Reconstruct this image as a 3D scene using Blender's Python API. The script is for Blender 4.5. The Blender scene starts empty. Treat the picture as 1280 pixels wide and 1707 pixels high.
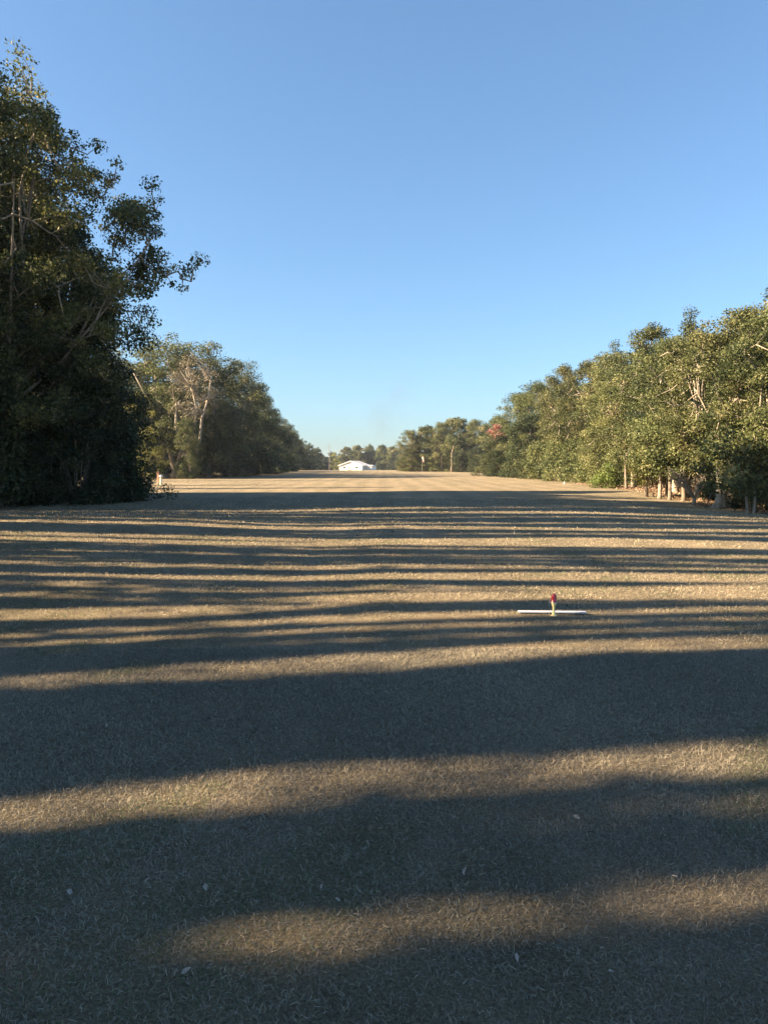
import bpy, math, random
import numpy as np
from mathutils import Vector
C = bpy.context.scene.collection
R = math.radians
# ------------------------------------------------------------------ camera, sky, sun, exposure
EYE = 2.0
cam_d = bpy.data.cameras.new('camera'); cam = bpy.data.objects.new('camera', cam_d); C.objects.link(cam)
cam.location = (0, 0, EYE)
cam.rotation_euler = (R(90 - 3.575), 0, 0)
cam_d.sensor_fit = 'VERTICAL'; cam_d.sensor_height = 36.0; cam_d.lens = 36.0 * 1233 / 1707
cam_d.clip_start = 0.05; cam_d.clip_end = 6000
bpy.context.scene.camera = cam
AZ = R(10.2); SUN_EL = R(27)
w = bpy.data.worlds.new('World'); bpy.context.scene.world = w; w.use_nodes = True
nt = w.node_tree; bg = nt.nodes['Background']
sky = nt.nodes.new('ShaderNodeTexSky'); sky.sky_type = 'NISHITA'; sky.sun_disc = False
sky.sun_elevation = SUN_EL; sky.sun_rotation = R(270) - AZ
sky.air_density = 1.0; sky.dust_density = 1.1; sky.ozone_density = 2.0
tn = nt.nodes.new('ShaderNodeMix'); tn.data_type = 'RGBA'; tn.blend_type = 'MULTIPLY'; tn.inputs[0].default_value = 1; tn.inputs[7].default_value = (.755, 1.005, 1.21, 1)
gm = nt.nodes.new('ShaderNodeGamma'); gm.inputs[1].default_value = .82
nt.links.new(sky.outputs[0], gm.inputs[0]); nt.links.new(gm.outputs[0], tn.inputs[6]); nt.links.new(tn.outputs[2], bg.inputs[0]); bg.inputs[1].default_value = 0.05
sun_d = bpy.data.lights.new('sun', 'SUN'); sun_d.energy = 5.0; sun_d.angle = R(0.75); sun_d.color = (1, .76, .50)
sun = bpy.data.objects.new('sun', sun_d); C.objects.link(sun)
LD = Vector((math.cos(AZ) * math.cos(SUN_EL), math.sin(AZ) * math.cos(SUN_EL), -math.sin(SUN_EL)))  # direction the light travels
sun.rotation_euler = LD.to_track_quat('-Z', 'Y').to_euler()
sun.location = (-60, -10, 40)
vs = bpy.context.scene.view_settings
vs.view_transform = 'Standard'; vs.look = 'None'; vs.exposure = 2.35; vs.gamma = 1
bpy.context.scene.cycles.max_bounces = 6
bpy.context.scene.cycles.transparent_max_bounces = 8

# ------------------------------------------------------------------ helpers
def put(o, parent=None):
    C.objects.link(o)
    if parent: o.parent = parent
    return o
def tag(o, label=None, cat=None, group=None, kind=None):
    if label: o['label'] = label
    if cat: o['category'] = cat
    if group: o['group'] = group
    if kind: o['kind'] = kind
    return o
def empty(name, loc, label, cat, group=None, rz=0, sc=1):
    o = bpy.data.objects.new(name, None); o.location = loc; o.rotation_euler = (0, 0, rz)
    o.scale = (sc, sc, sc) if not hasattr(sc, '__len__') else sc
    put(o); return tag(o, label, cat, group)
def mesh_np(name, V, Fq, mats, midx=None, tint=None, smooth=False):
    """V (n,3), Fq (m,k) equal-sized faces"""
    V = np.asarray(V, np.float32); Fq = np.asarray(Fq, np.int32); k = Fq.shape[1]
    me = bpy.data.meshes.new(name); me.vertices.add(len(V)); me.vertices.foreach_set('co', V.ravel())
    me.loops.add(Fq.size); me.loops.foreach_set('vertex_index', Fq.ravel())
    me.polygons.add(len(Fq)); me.polygons.foreach_set('loop_start', np.arange(0, Fq.size, k, dtype=np.int32))
    if smooth: me.polygons.foreach_set('use_smooth', np.ones(len(Fq), bool))
    me.update(calc_edges=True)
    if tint is not None:
        a = me.attributes.new('tint', 'FLOAT', 'FACE'); a.data.foreach_set('value', np.asarray(tint, np.float32))
    for m in (mats if isinstance(mats, (list, tuple)) else [mats]): me.materials.append(m)
    return me
def obj(name, me, parent=None): return put(bpy.data.objects.new(name, me), parent)
class MB:
    def __init__(s): s.v = []; s.f = []
    def tube(s, pts, rad, n=6, cap=True):
        pts = [Vector(p) for p in pts]; b = len(s.v)
        for i, p in enumerate(pts):
            d = (pts[min(i + 1, len(pts) - 1)] - pts[max(i - 1, 0)]).normalized()
            a = d.cross(Vector((0.13, 0.27, 1)) if abs(d.z) < .9 else Vector((1, .1, 0))).normalized(); c = d.cross(a)
            for k in range(n):
                t = 2 * math.pi * k / n
                s.v.append(p + (a * math.cos(t) + c * math.sin(t)) * rad[i])
        for i in range(len(pts) - 1):
            for k in range(n):
                k2 = (k + 1) % n
                s.f.append((b + i * n + k, b + i * n + k2, b + (i + 1) * n + k2, b + (i + 1) * n + k))
        if cap:
            s.f.append(tuple(b + k for k in range(n))[::-1]); e = b + (len(pts) - 1) * n
            s.f.append(tuple(e + k for k in range(n)))
    def box(s, x0, x1, y0, y1, z0, z1):
        b = len(s.v)
        s.v += [Vector(p) for p in ((x0, y0, z0), (x1, y0, z0), (x1, y1, z0), (x0, y1, z0), (x0, y0, z1), (x1, y0, z1), (x1, y1, z1), (x0, y1, z1))]
        s.f += [tuple(b + i for i in q) for q in ((3, 2, 1, 0), (4, 5, 6, 7), (0, 1, 5, 4), (1, 2, 6, 5), (2, 3, 7, 6), (3, 0, 4, 7))]
    def poly(s, pts):
        b = len(s.v); s.v += [Vector(p) for p in pts]; s.f.append(tuple(range(b, b + len(pts))))
    def lathe(s, prof, n=24, c=(0, 0, 0)):
        b = len(s.v)
        for r, z in prof:
            for k in range(n):
                t = 2 * math.pi * k / n; s.v.append(Vector((c[0] + r * math.cos(t), c[1] + r * math.sin(t), c[2] + z)))
        for i in range(len(prof) - 1):
            for k in range(n):
                k2 = (k + 1) % n; s.f.append((b + i * n + k, b + i * n + k2, b + (i + 1) * n + k2, b + (i + 1) * n + k))
        s.f.append(tuple(b + k for k in range(n))[::-1]); e = b + (len(prof) - 1) * n; s.f.append(tuple(e + k for k in range(n)))
    def mesh(s, name, mat, smooth=False):
        me = bpy.data.meshes.new(name); me.from_pydata([tuple(v) for v in s.v], [], s.f)
        me.materials.append(mat)
        if smooth: me.polygons.foreach_set('use_smooth', [True] * len(me.polygons))
        me.update(); return me

# ------------------------------------------------------------------ materials
def newmat(name):
    m = bpy.data.materials.new(name); m.use_nodes = True; n = m.node_tree
    return m, n, n.nodes['Principled BSDF']
def N(n, t, **k):
    o = n.nodes.new(t)
    for a, b in k.items(): setattr(o, a, b)
    return o
def ramp(n, stops, src):
    r = N(n, 'ShaderNodeValToRGB'); e = r.color_ramp.elements
    while len(e) < len(stops): e.new(.5)
    for i, (p, c) in enumerate(stops): e[i].position = p; e[i].color = (*c, 1)
    n.links.new(src, r.inputs[0]); return r.outputs[0]
def noise(n, scale, detail=4, rough=.6, vec=None):
    t = N(n, 'ShaderNodeTexNoise'); t.inputs['Scale'].default_value = scale; t.inputs['Detail'].default_value = detail
    t.inputs['Roughness'].default_value = rough
    if vec is not None: n.links.new(vec, t.inputs['Vector'])
    return t.outputs[0]
def mixc(n, fac, a, b, mode='MIX'):
    m = N(n, 'ShaderNodeMix', data_type='RGBA', blend_type=mode)
    for s, v in ((0, fac), (6, a), (7, b)):
        if isinstance(v, (int, float)): m.inputs[s].default_value = v
        elif isinstance(v, tuple): m.inputs[s].default_value = (*v, 1)
        else: n.links.new(v, m.inputs[s])
    return m.outputs[2]
def leafmat(name, stops, trans=.28, spec=.25):
    m, n, b = newmat(name)
    a = N(n, 'ShaderNodeAttribute', attribute_name='tint')
    col = ramp(n, stops, a.outputs['Fac'])
    oi = N(n, 'ShaderNodeObjectInfo')
    hs = N(n, 'ShaderNodeHueSaturation')
    mr = N(n, 'ShaderNodeMapRange'); mr.inputs[3].default_value = .8; mr.inputs[4].default_value = 1.2
    n.links.new(oi.outputs['Random'], mr.inputs[0]); n.links.new(mr.outputs[0], hs.inputs['Value'])
    mh = N(n, 'ShaderNodeMapRange'); mh.inputs[3].default_value = .485; mh.inputs[4].default_value = .512
    mu = N(n, 'ShaderNodeMath', operation='FRACT'); mm = N(n, 'ShaderNodeMath', operation='MULTIPLY'); mm.inputs[1].default_value = 7.3
    n.links.new(oi.outputs['Random'], mm.inputs[0]); n.links.new(mm.outputs[0], mu.inputs[0]); n.links.new(mu.outputs[0], mh.inputs[0])
    n.links.new(mh.outputs[0], hs.inputs['Hue']); n.links.new(col, hs.inputs['Color'])
    n.links.new(hs.outputs[0], b.inputs['Base Color']); b.inputs['Roughness'].default_value = .55
    b.inputs['Specular IOR Level'].default_value = spec
    t = N(n, 'ShaderNodeBsdfTranslucent'); n.links.new(hs.outputs[0], t.inputs[0])
    mx = N(n, 'ShaderNodeMixShader'); mx.inputs[0].default_value = trans
    n.links.new(b.outputs[0], mx.inputs[1]); n.links.new(t.outputs[0], mx.inputs[2])
    n.links.new(mx.outputs[0], n.nodes['Material Output'].inputs[0])
    return m
M = {}
M['oak'] = leafmat('oak_leaf', [(0, (.034, .048, .020)), (.35, (.088, .106, .038)), (.7, (.158, .168, .062)), (.92, (.215, .21, .088)), (1, (.29, .255, .14))])
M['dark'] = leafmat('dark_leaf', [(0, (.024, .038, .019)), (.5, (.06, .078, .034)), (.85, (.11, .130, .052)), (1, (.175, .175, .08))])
M['oak_sunlit'] = leafmat('sunlit_oak_leaf', [(0, (.03, .045, .02)), (.35, (.09, .105, .038)), (.65, (.17, .175, .06)), (.88, (.29, .265, .09)), (1, (.38, .30, .14))], trans=.35)  # oak leaf colour lightened in place of sun flecks on the tall oak
M['yel'] = leafmat('yellow_leaf', [(0, (.08, .09, .02)), (.5, (.20, .21, .055)), (1, (.36, .33, .10))])
M['fresh'] = leafmat('fresh_leaf', [(0, (.05, .08, .018)), (.5, (.12, .17, .04)), (1, (.21, .25, .075))])
M['cedar'] = leafmat('cedar_leaf', [(0, (.05, .06, .015)), (.5, (.12, .12, .03)), (1, (.21, .18, .05))])
M['grass_sunlit'] = leafmat('sunlit_dry_grass', [(0, (.10, .085, .06)), (.3, (.22, .185, .13)), (.7, (.40, .335, .235)), (.9, (.56, .475, .335)), (1, (.11, .15, .055))], trans=.22, spec=.3)  # same dry grass, colours raised so sunlit strips further out look brighter
M['red'] = leafmat('red_leaf', [(0, (.20, .08, .055)), (.5, (.33, .15, .11)), (1, (.42, .25, .19))])
M['pale'] = leafmat('pale_twig', [(0, (.13, .12, .075)), (.5, (.21, .185, .115)), (1, (.28, .245, .155))], trans=.1)
M['litter'] = leafmat('litter', [(0, (.13, .075, .05)), (.5, (.27, .17, .115)), (1, (.42, .30, .21))], trans=.1)
M['grass'] = leafmat('dry_grass', [(0, (.075, .07, .055)), (.3, (.17, .15, .115)), (.7, (.32, .28, .21)), (.9, (.48, .42, .31)), (1, (.10, .14, .055))], trans=.22, spec=.3)
def bark(name, a, b_, sc=6):
    m, n, b = newmat(name)
    tc = N(n, 'ShaderNodeTexCoord'); mp = N(n, 'ShaderNodeMapping'); mp.inputs['Scale'].default_value = (1, 1, .3)
    n.links.new(tc.outputs['Object'], mp.inputs[0])
    x = noise(n, sc, 6, .7, mp.outputs[0]); n.links.new(ramp(n, [(.3, a), (.7, b_)], x), b.inputs['Base Color'])
    b.inputs['Roughness'].default_value = .9
    bp = N(n, 'ShaderNodeBump'); bp.inputs['Strength'].default_value = .8; bp.inputs['Distance'].default_value = .05
    n.links.new(noise(n, sc * 3, 5, .7, mp.outputs[0]), bp.inputs['Height']); n.links.new(bp.outputs[0], b.inputs['Normal'])
    return m
M['bark'] = bark('bark', (.10, .08, .06), (.30, .25, .19))
M['bark_pale'] = bark('pale_bark', (.15, .125, .095), (.46, .40, .31), 4)
def plain(name, c, rough=.6, n_amt=.12, sc=30, metal=0):
    m, n, b = newmat(name)
    x = noise(n, sc, 4, .6, N(n, 'ShaderNodeTexCoord').outputs['Object'])
    n.links.new(ramp(n, [(.25, tuple(v * (1 - n_amt * 2) for v in c)), (.7, tuple(min(1, v * (1 + n_amt)) for v in c))], x), b.inputs['Base Color'])
    b.inputs['Roughness'].default_value = rough; b.inputs['Metallic'].default_value = metal; return m
M['white'] = plain('white_paint', (.62, .63, .65), .5)
M['whitewall'] = plain('white_siding', (.78, .77, .70), .7, .04, 3)
M['roof'] = plain('pale_roof', (.62, .60, .56), .6, .06, 3)
M['trim'] = plain('grey_trim', (.30, .28, .26), .6)
M['shade_glass'] = plain('dark_glass', (.08, .10, .12), .2)
M['yellow'] = plain('yellow_paint', (.86, .74, .34), .5, .15, 60)
M['cream'] = plain('cream_paint', (.80, .72, .42), .6)
M['metal'] = plain('dull_metal', (.45, .42, .45), .4, .1, 60, .6)
M['orange'] = plain('faded_orange', (.62, .34, .20), .7)
M['pinkcloth'] = plain('faded_pink_cloth', (.75, .48, .44), .9)
M['tan_leaf'] = plain('dead_leaf', (.34, .29, .24), .8, .2, 80)
M['clod'] = plain('dark_clod', (.05, .04, .035), .9, .3, 40)
m, n, b = newmat('red_lens'); b.inputs['Base Color'].default_value = (.34, .010, .025, 1); b.inputs['Roughness'].default_value = .22
b.inputs['Transmission Weight'].default_value = .25; b.inputs['Coat Weight'].default_value = .4; M['lens'] = m
# lawn
m, n, b = newmat('dry_lawn'); g = N(n, 'ShaderNodeNewGeometry').outputs['Position']
fine = noise(n, 55, 5, .75, g); mid = noise(n, 2.2, 4, .6, g); big = noise(n, .16, 4, .6, g); grn = noise(n, .45, 5, .65, g)
c1 = ramp(n, [(.28, (.07, .062, .045)), (.5, (.25, .208, .140)), (.72, (.43, .35, .235))], fine)
c2 = mixc(n, 1.0, c1, ramp(n, [(.3, (.78, .76, .74)), (.7, (1.12, 1.12, 1.12))], mid), 'MULTIPLY')
c3 = mixc(n, 1.0, c2, ramp(n, [(.3, (.74, .76, .70)), (.5, (1, 1, 1)), (.7, (1.14, 1.1, 1.04))], big), 'MULTIPLY')
wv = N(n, 'ShaderNodeTexWave'); wv.wave_profile = 'SIN'; wv.inputs['Scale'].default_value = .13; wv.inputs['Distortion'].default_value = 3.5; wv.inputs['Detail'].default_value = 3; wv.inputs['Detail Scale'].default_value = .6; n.links.new(g, wv.inputs['Vector'])
c3 = mixc(n, 1.0, c3, ramp(n, [(.2, (.90, .91, .88)), (.8, (1.06, 1.05, 1.03))], wv.outputs['Fac']), 'MULTIPLY')
c4 = mixc(n, ramp(n, [(.58, (0, 0, 0)), (.76, (.45, .45, .45))], grn), c3, (.13, .15, .055))
n.links.new(c4, b.inputs['Base Color']); b.inputs['Roughness'].default_value = .95; b.inputs['Specular IOR Level'].default_value = .1
bp = N(n, 'ShaderNodeBump'); bp.inputs['Strength'].default_value = 1; bp.inputs['Distance'].default_value = .05
n.links.new(noise(n, 30, 6, .8, g), bp.inputs['Height']); n.links.new(bp.outputs[0], b.inputs['Normal'])
M['lawn'] = m

# ------------------------------------------------------------------ terrain
def sm(a, b, t):
    t = np.clip((t - a) / (b - a), 0, 1); return t * t * (3 - 2 * t)
def terr(x, y):
    x = np.asarray(x, float); y = np.asarray(y, float)
    r = np.clip(x, 0, 24); l = np.clip(-x - 1.5, 0, 13); wq = sm(26, 36, y)
    z = -((0.029 * r) * (1 - wq) + 0.0012 * r * r * wq) * sm(7, 13, y) * (1 - sm(40, 62, y))
    z = z + 0.041 * l * sm(9, 12, y) * (1 - sm(22, 33, y))
    z = z + (0.015 * np.sin(x * .31 + y * .23) + 0.012 * np.sin(y * .62 - x * .12) + 0.008 * np.sin(y * 1.3 + x * .2)) * sm(4, 12, y) * (1 - sm(50, 90, y))
    z = z + (.05 * np.sin(y * .05 + x * .03)) * sm(90, 140, y) * (1 - sm(380, 420, y))
    z = z - 1.2 * sm(355, 420, y)
    return z
def T(x, y): return float(terr(x, y))
def axis(lo, hi, step, far, k=1.25):
    a = list(np.arange(lo, hi + 1e-6, step)); s = step; p = hi
    while p < far: s *= k; p += s; a.append(p)
    s = step; p = lo; pre = []
    while p > -far: s *= k; p -= s; pre.append(p)
    return np.array(pre[::-1] + a)
xs = axis(-30, 30, .4, 3000); ys = np.concatenate([axis(-8, 64, .4, 60, 1.3)[:-1]])
ys = np.array([y for y in ys if y <= 64]); p = 64.; s = .5; ex = []
while p < 4500: s = min(s * 1.08, 400) if p < 900 else s * 1.2; p += s; ex.append(p)
pre = [-3000, -1000, -300, -120]; ys = np.concatenate([pre, ys[ys > -70], ex])
X, Y = np.meshgrid(xs, ys); V = np.stack([X, Y, terr(X, Y)], -1).reshape(-1, 3)
nx = len(xs); i0 = (np.arange(len(ys) - 1)[:, None] * nx + np.arange(nx - 1)[None]).ravel()
g = obj('ground', mesh_np('ground', V, np.stack([i0, i0 + 1, i0 + nx + 1, i0 + nx], 1), M['lawn'], smooth=True)); tag(g, kind='structure')

# ------------------------------------------------------------------ where the canopy to the left is open: (u, s0, s1, openness) in sun-aligned ground metres
BANDS = [
  [(-3.12,33.54,34.81,0.2),(0.83,32.18,33.52,0.7),(6.08,33.08,34.47,0.8),(16.75,35.35,37.33,0.8),(27.57,34.45,37.08,0.6)],
  [(-2.87,31.22,31.72,0.1),(5.55,30.42,31.23,0.5),(14.46,30.91,31.85,0.95),(22.57,28.82,29.73,0.5)],
  [(1.9,29.1,29.4,0.2),(5.01,27.65,28.06,0.3),(13.58,29.2,29.74,0.3),(21.79,27.97,28.56,0.8)],
  [(-7.78,24.64,25.52,0.1),(-2.01,26.0,26.95,0.5),(0.63,24.62,25.15,0.6),(4.57,25.01,25.76,0.6),(12.29,26.41,26.9,0.3),(20.76,26.67,27.17,0.5)],
  [(-7.08,22.55,23.09,0.6),(-1.8,23.03,24.35,0.8),(0.4,22.53,23.79,0.8),(4.28,23.29,24.26,0.8),(10.89,23.04,24.2,0.8),(18.92,24.07,25.01,0.9)],
  [(-6.52,20.85,21.17,0.05),(3.88,21.34,21.74,0.15),(10.11,21.66,22.2,0.5),(16.91,21.54,22.33,0.5)],
  [(-6.03,19.1,19.8,0.8),(-1.5,19.44,20.13,0.85),(3.52,19.27,19.89,0.9),(9.33,19.65,20.83,1),(15.13,19.24,20.01,1)],
  [(-5.74,18.23,18.77,0.95),(-1.41,18.07,18.89,0.9),(3.42,18.63,19.34,1),(8.75,18.32,19.65,1),(14.39,18.1,19.24,1)],
  [(-5.45,17.46,17.67,0.1),(-1.35,17.54,17.93,0.15),(3.24,17.81,18.19,0.5),(8.21,17.7,17.94,0.3),(13.59,17.47,17.78,0.1)],
  [(-5.23,16.75,16.95,0.2),(-1.24,16.19,16.5,0.3),(2.94,16.17,16.56,0.3),(7.61,16.33,16.67,0.3),(12.54,15.98,16.54,0.9)],
  [(-4.76,15.25,15.43,0.25),(-1.19,15.62,15.8,0.2),(2.84,15.59,15.93,0.5),(7.28,15.62,15.98,0.3),(11.37,14.54,14.95,0.6)],
  [(-4.49,14.19,14.79,0.45),(-1.09,14.06,14.65,0.6),(2.6,14.18,14.7,0.75),(6.58,14.14,14.42,0.6),(10.86,13.94,14.23,0.7)],
  [(-4.06,12.94,13.21,0.35),(-0.98,12.65,13.06,0.8),(2.35,12.76,13.39,0.95),(6.05,12.63,13.63,1),(9.87,12.31,13.31,1)],
  [(-3.82,12.17,12.47,0.5),(-0.9,11.69,11.99,0.35),(2.12,11.49,12.05,0.5),(5.22,10.8,11.86,1),(8.86,10.86,12.12,1)],
  [(-3.6,11.5,11.74,0.4),(-0.83,10.79,11.02,0.3),(1.96,10.58,11.16,1),(5.09,10.68,11.41,1),(8.53,10.8,11.32,0.9)],
  [(-3.23,10.19,10.66,0.85),(-0.78,9.97,10.53,0.8),(1.88,10.37,10.54,0.2),(4.8,10.35,10.46,0.05),(8.18,10.56,10.68,0.6)],
  [(-2.87,9.13,9.38,0.5),(-0.72,9.27,9.56,0.5),(1.71,9.35,9.7,0.9),(4.39,9.42,9.63,0.8),(7.52,9.56,9.95,0.8)],
  [(-2.73,8.68,8.91,0.35),(-0.67,8.73,8.98,0.3),(1.61,8.83,9.02,0.5),(4.13,8.89,9.03,0.3),(6.91,8.88,9.06,0.5)],
  [(-2.6,8.35,8.43,0.2),(-0.64,8.33,8.41,0.1),(1.5,8.27,8.38,0.35),(3.88,8.32,8.51,0.4),(6.43,8.25,8.43,0.2)],
  [(-2.22,6.94,7.37,0.3),(-0.55,7.01,7.51,0.65),(1.32,7.05,7.64,0.8),(3.49,7.33,7.82,0.75),(5.81,7.3,7.79,0.8)],
  [(-1.38,4.29,4.62,0.5),(-0.34,4.26,4.8,0.5),(0.81,4.27,4.77,0.45),(2.06,4.24,4.68,0.5),(3.41,4.21,4.64,0.7)],
  [(0.71,3.89,4.02,0.005),(1.81,3.83,4.03,0.01),(2.93,3.67,3.94,0.03)],
  [(-0.93,2.94,3.07,0.08),(-0.23,2.92,3.08,0.1),(0.55,2.92,3.18,0.16),(1.38,2.89,3.09,0.24),(2.3,2.88,3.08,0.28)],
  [(0.58,3.18,3.31,0.02),(1.48,3.15,3.29,0.03),(2.51,3.17,3.34,0.03)],
]
_r = random.Random(12)
for _k in range(46):      # thin random slits cut through the foliage to add fine sun streaks
    _s = 8 + 27 * (_k + _r.random()) / 46; _w = _r.uniform(.02, .05) * (1 + _s * .02); _u = _r.uniform(-6, 12); _l = _r.uniform(4, 14); _t = _r.uniform(.15, .5)
    BANDS.append([(_u - _l, _s - .01, _s + .01, 0), (_u - _l * .4, _s - _w, _s + _w, _t), (_u + _l * .5, _s - _w + .1, _s + _w + .1, _t), (_u + _l, _s + .08, _s + .12, 0)])
def openness(s, u):
    t = np.zeros_like(s)
    for bnd in BANDS:
        a = np.array(bnd)
        tt = np.interp(u, a[:, 0], a[:, 3]); pad = .03 + .06 * np.clip((tt - .5) * 3, 0, 1)
        s0 = np.interp(u, a[:, 0], a[:, 1]) - pad; s1 = np.interp(u, a[:, 0], a[:, 2]) + pad
        t = np.maximum(t, np.where((s > s0) & (s < s1), tt, 0))
    return t
CA, SA = math.cos(AZ), math.sin(AZ)
def su(P):
    """ground hit of the sun ray through P"""
    k = P[:, 2] / math.tan(SUN_EL)
    x = P[:, 0] + k * CA; y = P[:, 1] + k * SA
    return -x * SA + y * CA, x * CA + y * SA
COV = 3.6
def gaps(P, rng):
    s, u = su(P); o = openness(s, u)
    keep = np.minimum(1, -np.log(np.maximum(o, .004)) / 4.6)
    keep = np.where(o > .93, 0, keep); keep = np.where(o <= 0, 1, keep)
    return rng.random(len(P)) < keep

# ------------------------------------------------------------------ leaves
def leaf_quads(P, Nn, size, rng, asp=.62):
    n = len(P); Nn = Nn / np.linalg.norm(Nn, axis=1, keepdims=True)
    r = rng.normal(size=(n, 3)); A = np.cross(Nn, r); A /= np.linalg.norm(A, axis=1, keepdims=True) + 1e-9; B = np.cross(Nn, A)
    L = size * rng.uniform(.4, 1.5, (n, 1)); W = L * asp * rng.uniform(.7, 1.2, (n, 1)); f = rng.uniform(-.25, .25, (n, 1)) * L
    v = np.stack([P - A * L * .5, P - B * W * .5 + Nn * f, P + A * L * .5, P + B * W * .5 + Nn * f * .6], 1)
    return v.reshape(-1, 3), np.arange(4 * n).reshape(-1, 4)
def clump_leaves(cen, rad, per, size, rng, flat=.75, clumptint=None, up=.35):
    cen = np.asarray(cen); rad = np.asarray(rad); k = np.maximum(4, (per * rad ** 2).astype(int))
    idx = np.repeat(np.arange(len(cen)), k); n = len(idx)
    d = rng.normal(size=(n, 3)); d /= np.linalg.norm(d, axis=1, keepdims=True)
    rr = rng.random((n, 1)) ** .42 * (1 + .14 * rng.normal(size=(n, 1)).clip(-1, 1.6))
    off = d * rr * rad[idx][:, None]; off[:, 2] *= flat
    # lumpy, twiggy rims
    P = cen[idx] + off
    Nn = d * .7 + rng.normal(size=(n, 3)) * .75; Nn[:, 2] += up
    ct = rng.normal(0, .2, len(cen)) if clumptint is None else clumptint
    tint = np.clip(.42 + ct[idx] + rng.normal(0, .17, n), 0, 1)
    return P, Nn, tint
def crown_mesh(name, P, Nn, tint, size, mat, rng, cull=False):
    if cull:
        k = gaps(P, rng); P, Nn, tint = P[k], Nn[k], tint[k]
    V, F = leaf_quads(P, Nn, size, rng)
    return mesh_np(name, V, F, mat, tint=tint)
def envelope(rng, n, h, z0, rx, shape, lean=(0, 0)):
    """clump centres: shell-biased points of a crown profile. shape(t)->relative radius"""
    out = []
    ph = rng.uniform(0, 6.28, 6)
    while len(out) < n:
        t = rng.random(); a = rng.uniform(0, 6.283); q = rng.random() ** .42
        lob = 1 + .20 * math.sin(2 * a + ph[0] + 3 * t) + .14 * math.sin(3 * a + ph[1] - 5 * t) + .12 * math.sin(7 * t + ph[2] + a)
        if rng.random() > shape(t) + .12: continue
        rr = rx * shape(t) * lob * q
        out.append((rr * math.cos(a) + lean[0] * t, rr * math.sin(a) + lean[1] * t, z0 + (h - z0) * t))
    return np.array(out)
SH_OAK = lambda t: max(0.0, math.sin(math.pi * min(1, (t * .82 + .17))) ** .6)
SH_TALL = lambda t: max(0.0, (1 - t) ** .55 * (.55 + .9 * min(t * 3, 1) * .5))
SH_CONE = lambda t: max(0.03, (1 - t) ** .8 * min(1, .45 + t * 5))
SH_BUSH = lambda t: max(0.0, (1 - t * t) ** .5)
def skeleton(mb, rng, h, z0, r0, cen, nlimb, trunk_top=.72, bend=.05, flare=1.5, twig_r=.03, ntrunk=1, twigs=1.0):
    tr = []; top = h * trunk_top
    bx, by = rng.normal(0, bend * h, 2)
    K = 9
    for i in range(K):
        t = i / (K - 1)
        tr.append(Vector((bx * t * t + .08 * h * bend * 6 * math.sin(3 * t + bx) * t, by * t * t + .05 * math.sin(5 * t) * t, top * t)))
    rad = [r0 * (1 - .78 * i / (K - 1)) * (flare if i == 0 else 1) for i in range(K)]
    tr.insert(1, tr[0].lerp(tr[1], .25)); rad.insert(1, r0 * 1.05)
    mb.tube([tr[0] - Vector((0, 0, .25))] + tr, [rad[0] * 1.15] + rad, 9)
    limbs = []
    idx = rng.choice(len(cen), min(nlimb, len(cen)), replace=False)
    for j in idx:
        c = Vector(cen[j]); t = max(.28, min(.95, (c.z / h) * .62 + rng.uniform(-.08, .08)))
        p0 = tr[0].lerp(tr[-1], 0); k = t * (len(tr) - 1); i = int(k); i = min(i, len(tr) - 2); p0 = tr[i].lerp(tr[i + 1], k - i)
        mid1 = p0.lerp(c, .35) + Vector(rng.normal(0, .05 * h, 3)) * .6; mid2 = p0.lerp(c, .7) + Vector(rng.normal(0, .04 * h, 3)) * .6 + Vector((0, 0, .02 * h))
        pts = [p0, p0.lerp(mid1, .5), mid1, mid2, c]; lr = r0 * rng.uniform(.28, .5) * (1 - .4 * t)
        mb.tube(pts, [lr, lr * .85, lr * .65, lr * .4, lr * .15], 6, False); limbs.append(pts)
    nodes = []
    for L in limbs:
        for i in range(len(L) - 1):
            for q in (0, .33, .66): nodes.append(L[i].lerp(L[i + 1], q))
    nd = np.array([tuple(q) for q in nodes]); used = np.zeros(len(nd))
    for c in sorted(cen.tolist(), key=lambda c: np.min(np.linalg.norm(nd - np.array(c), axis=1))):
        if rng.random() > twigs: continue
        dd = np.linalg.norm(nd - np.array(c), axis=1) + used[:len(nd)] * .5; j = int(np.argmin(dd)); used[j] += 1
        best = Vector(nd[j]); c = Vector(c)
        if (best - c).length < .2: continue
        m = best.lerp(c, .5) + Vector(rng.normal(0, .25, 3)) * .6 + Vector((0, 0, -.12)) * (best - c).length
        mb.tube([best, m, c], [twig_r * 1.5, twig_r, twig_r * .35], 4, False)
        if len(nd) < 900: nd = np.vstack([nd, np.array([tuple(m)])]); used = np.append(used, 1)
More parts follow.
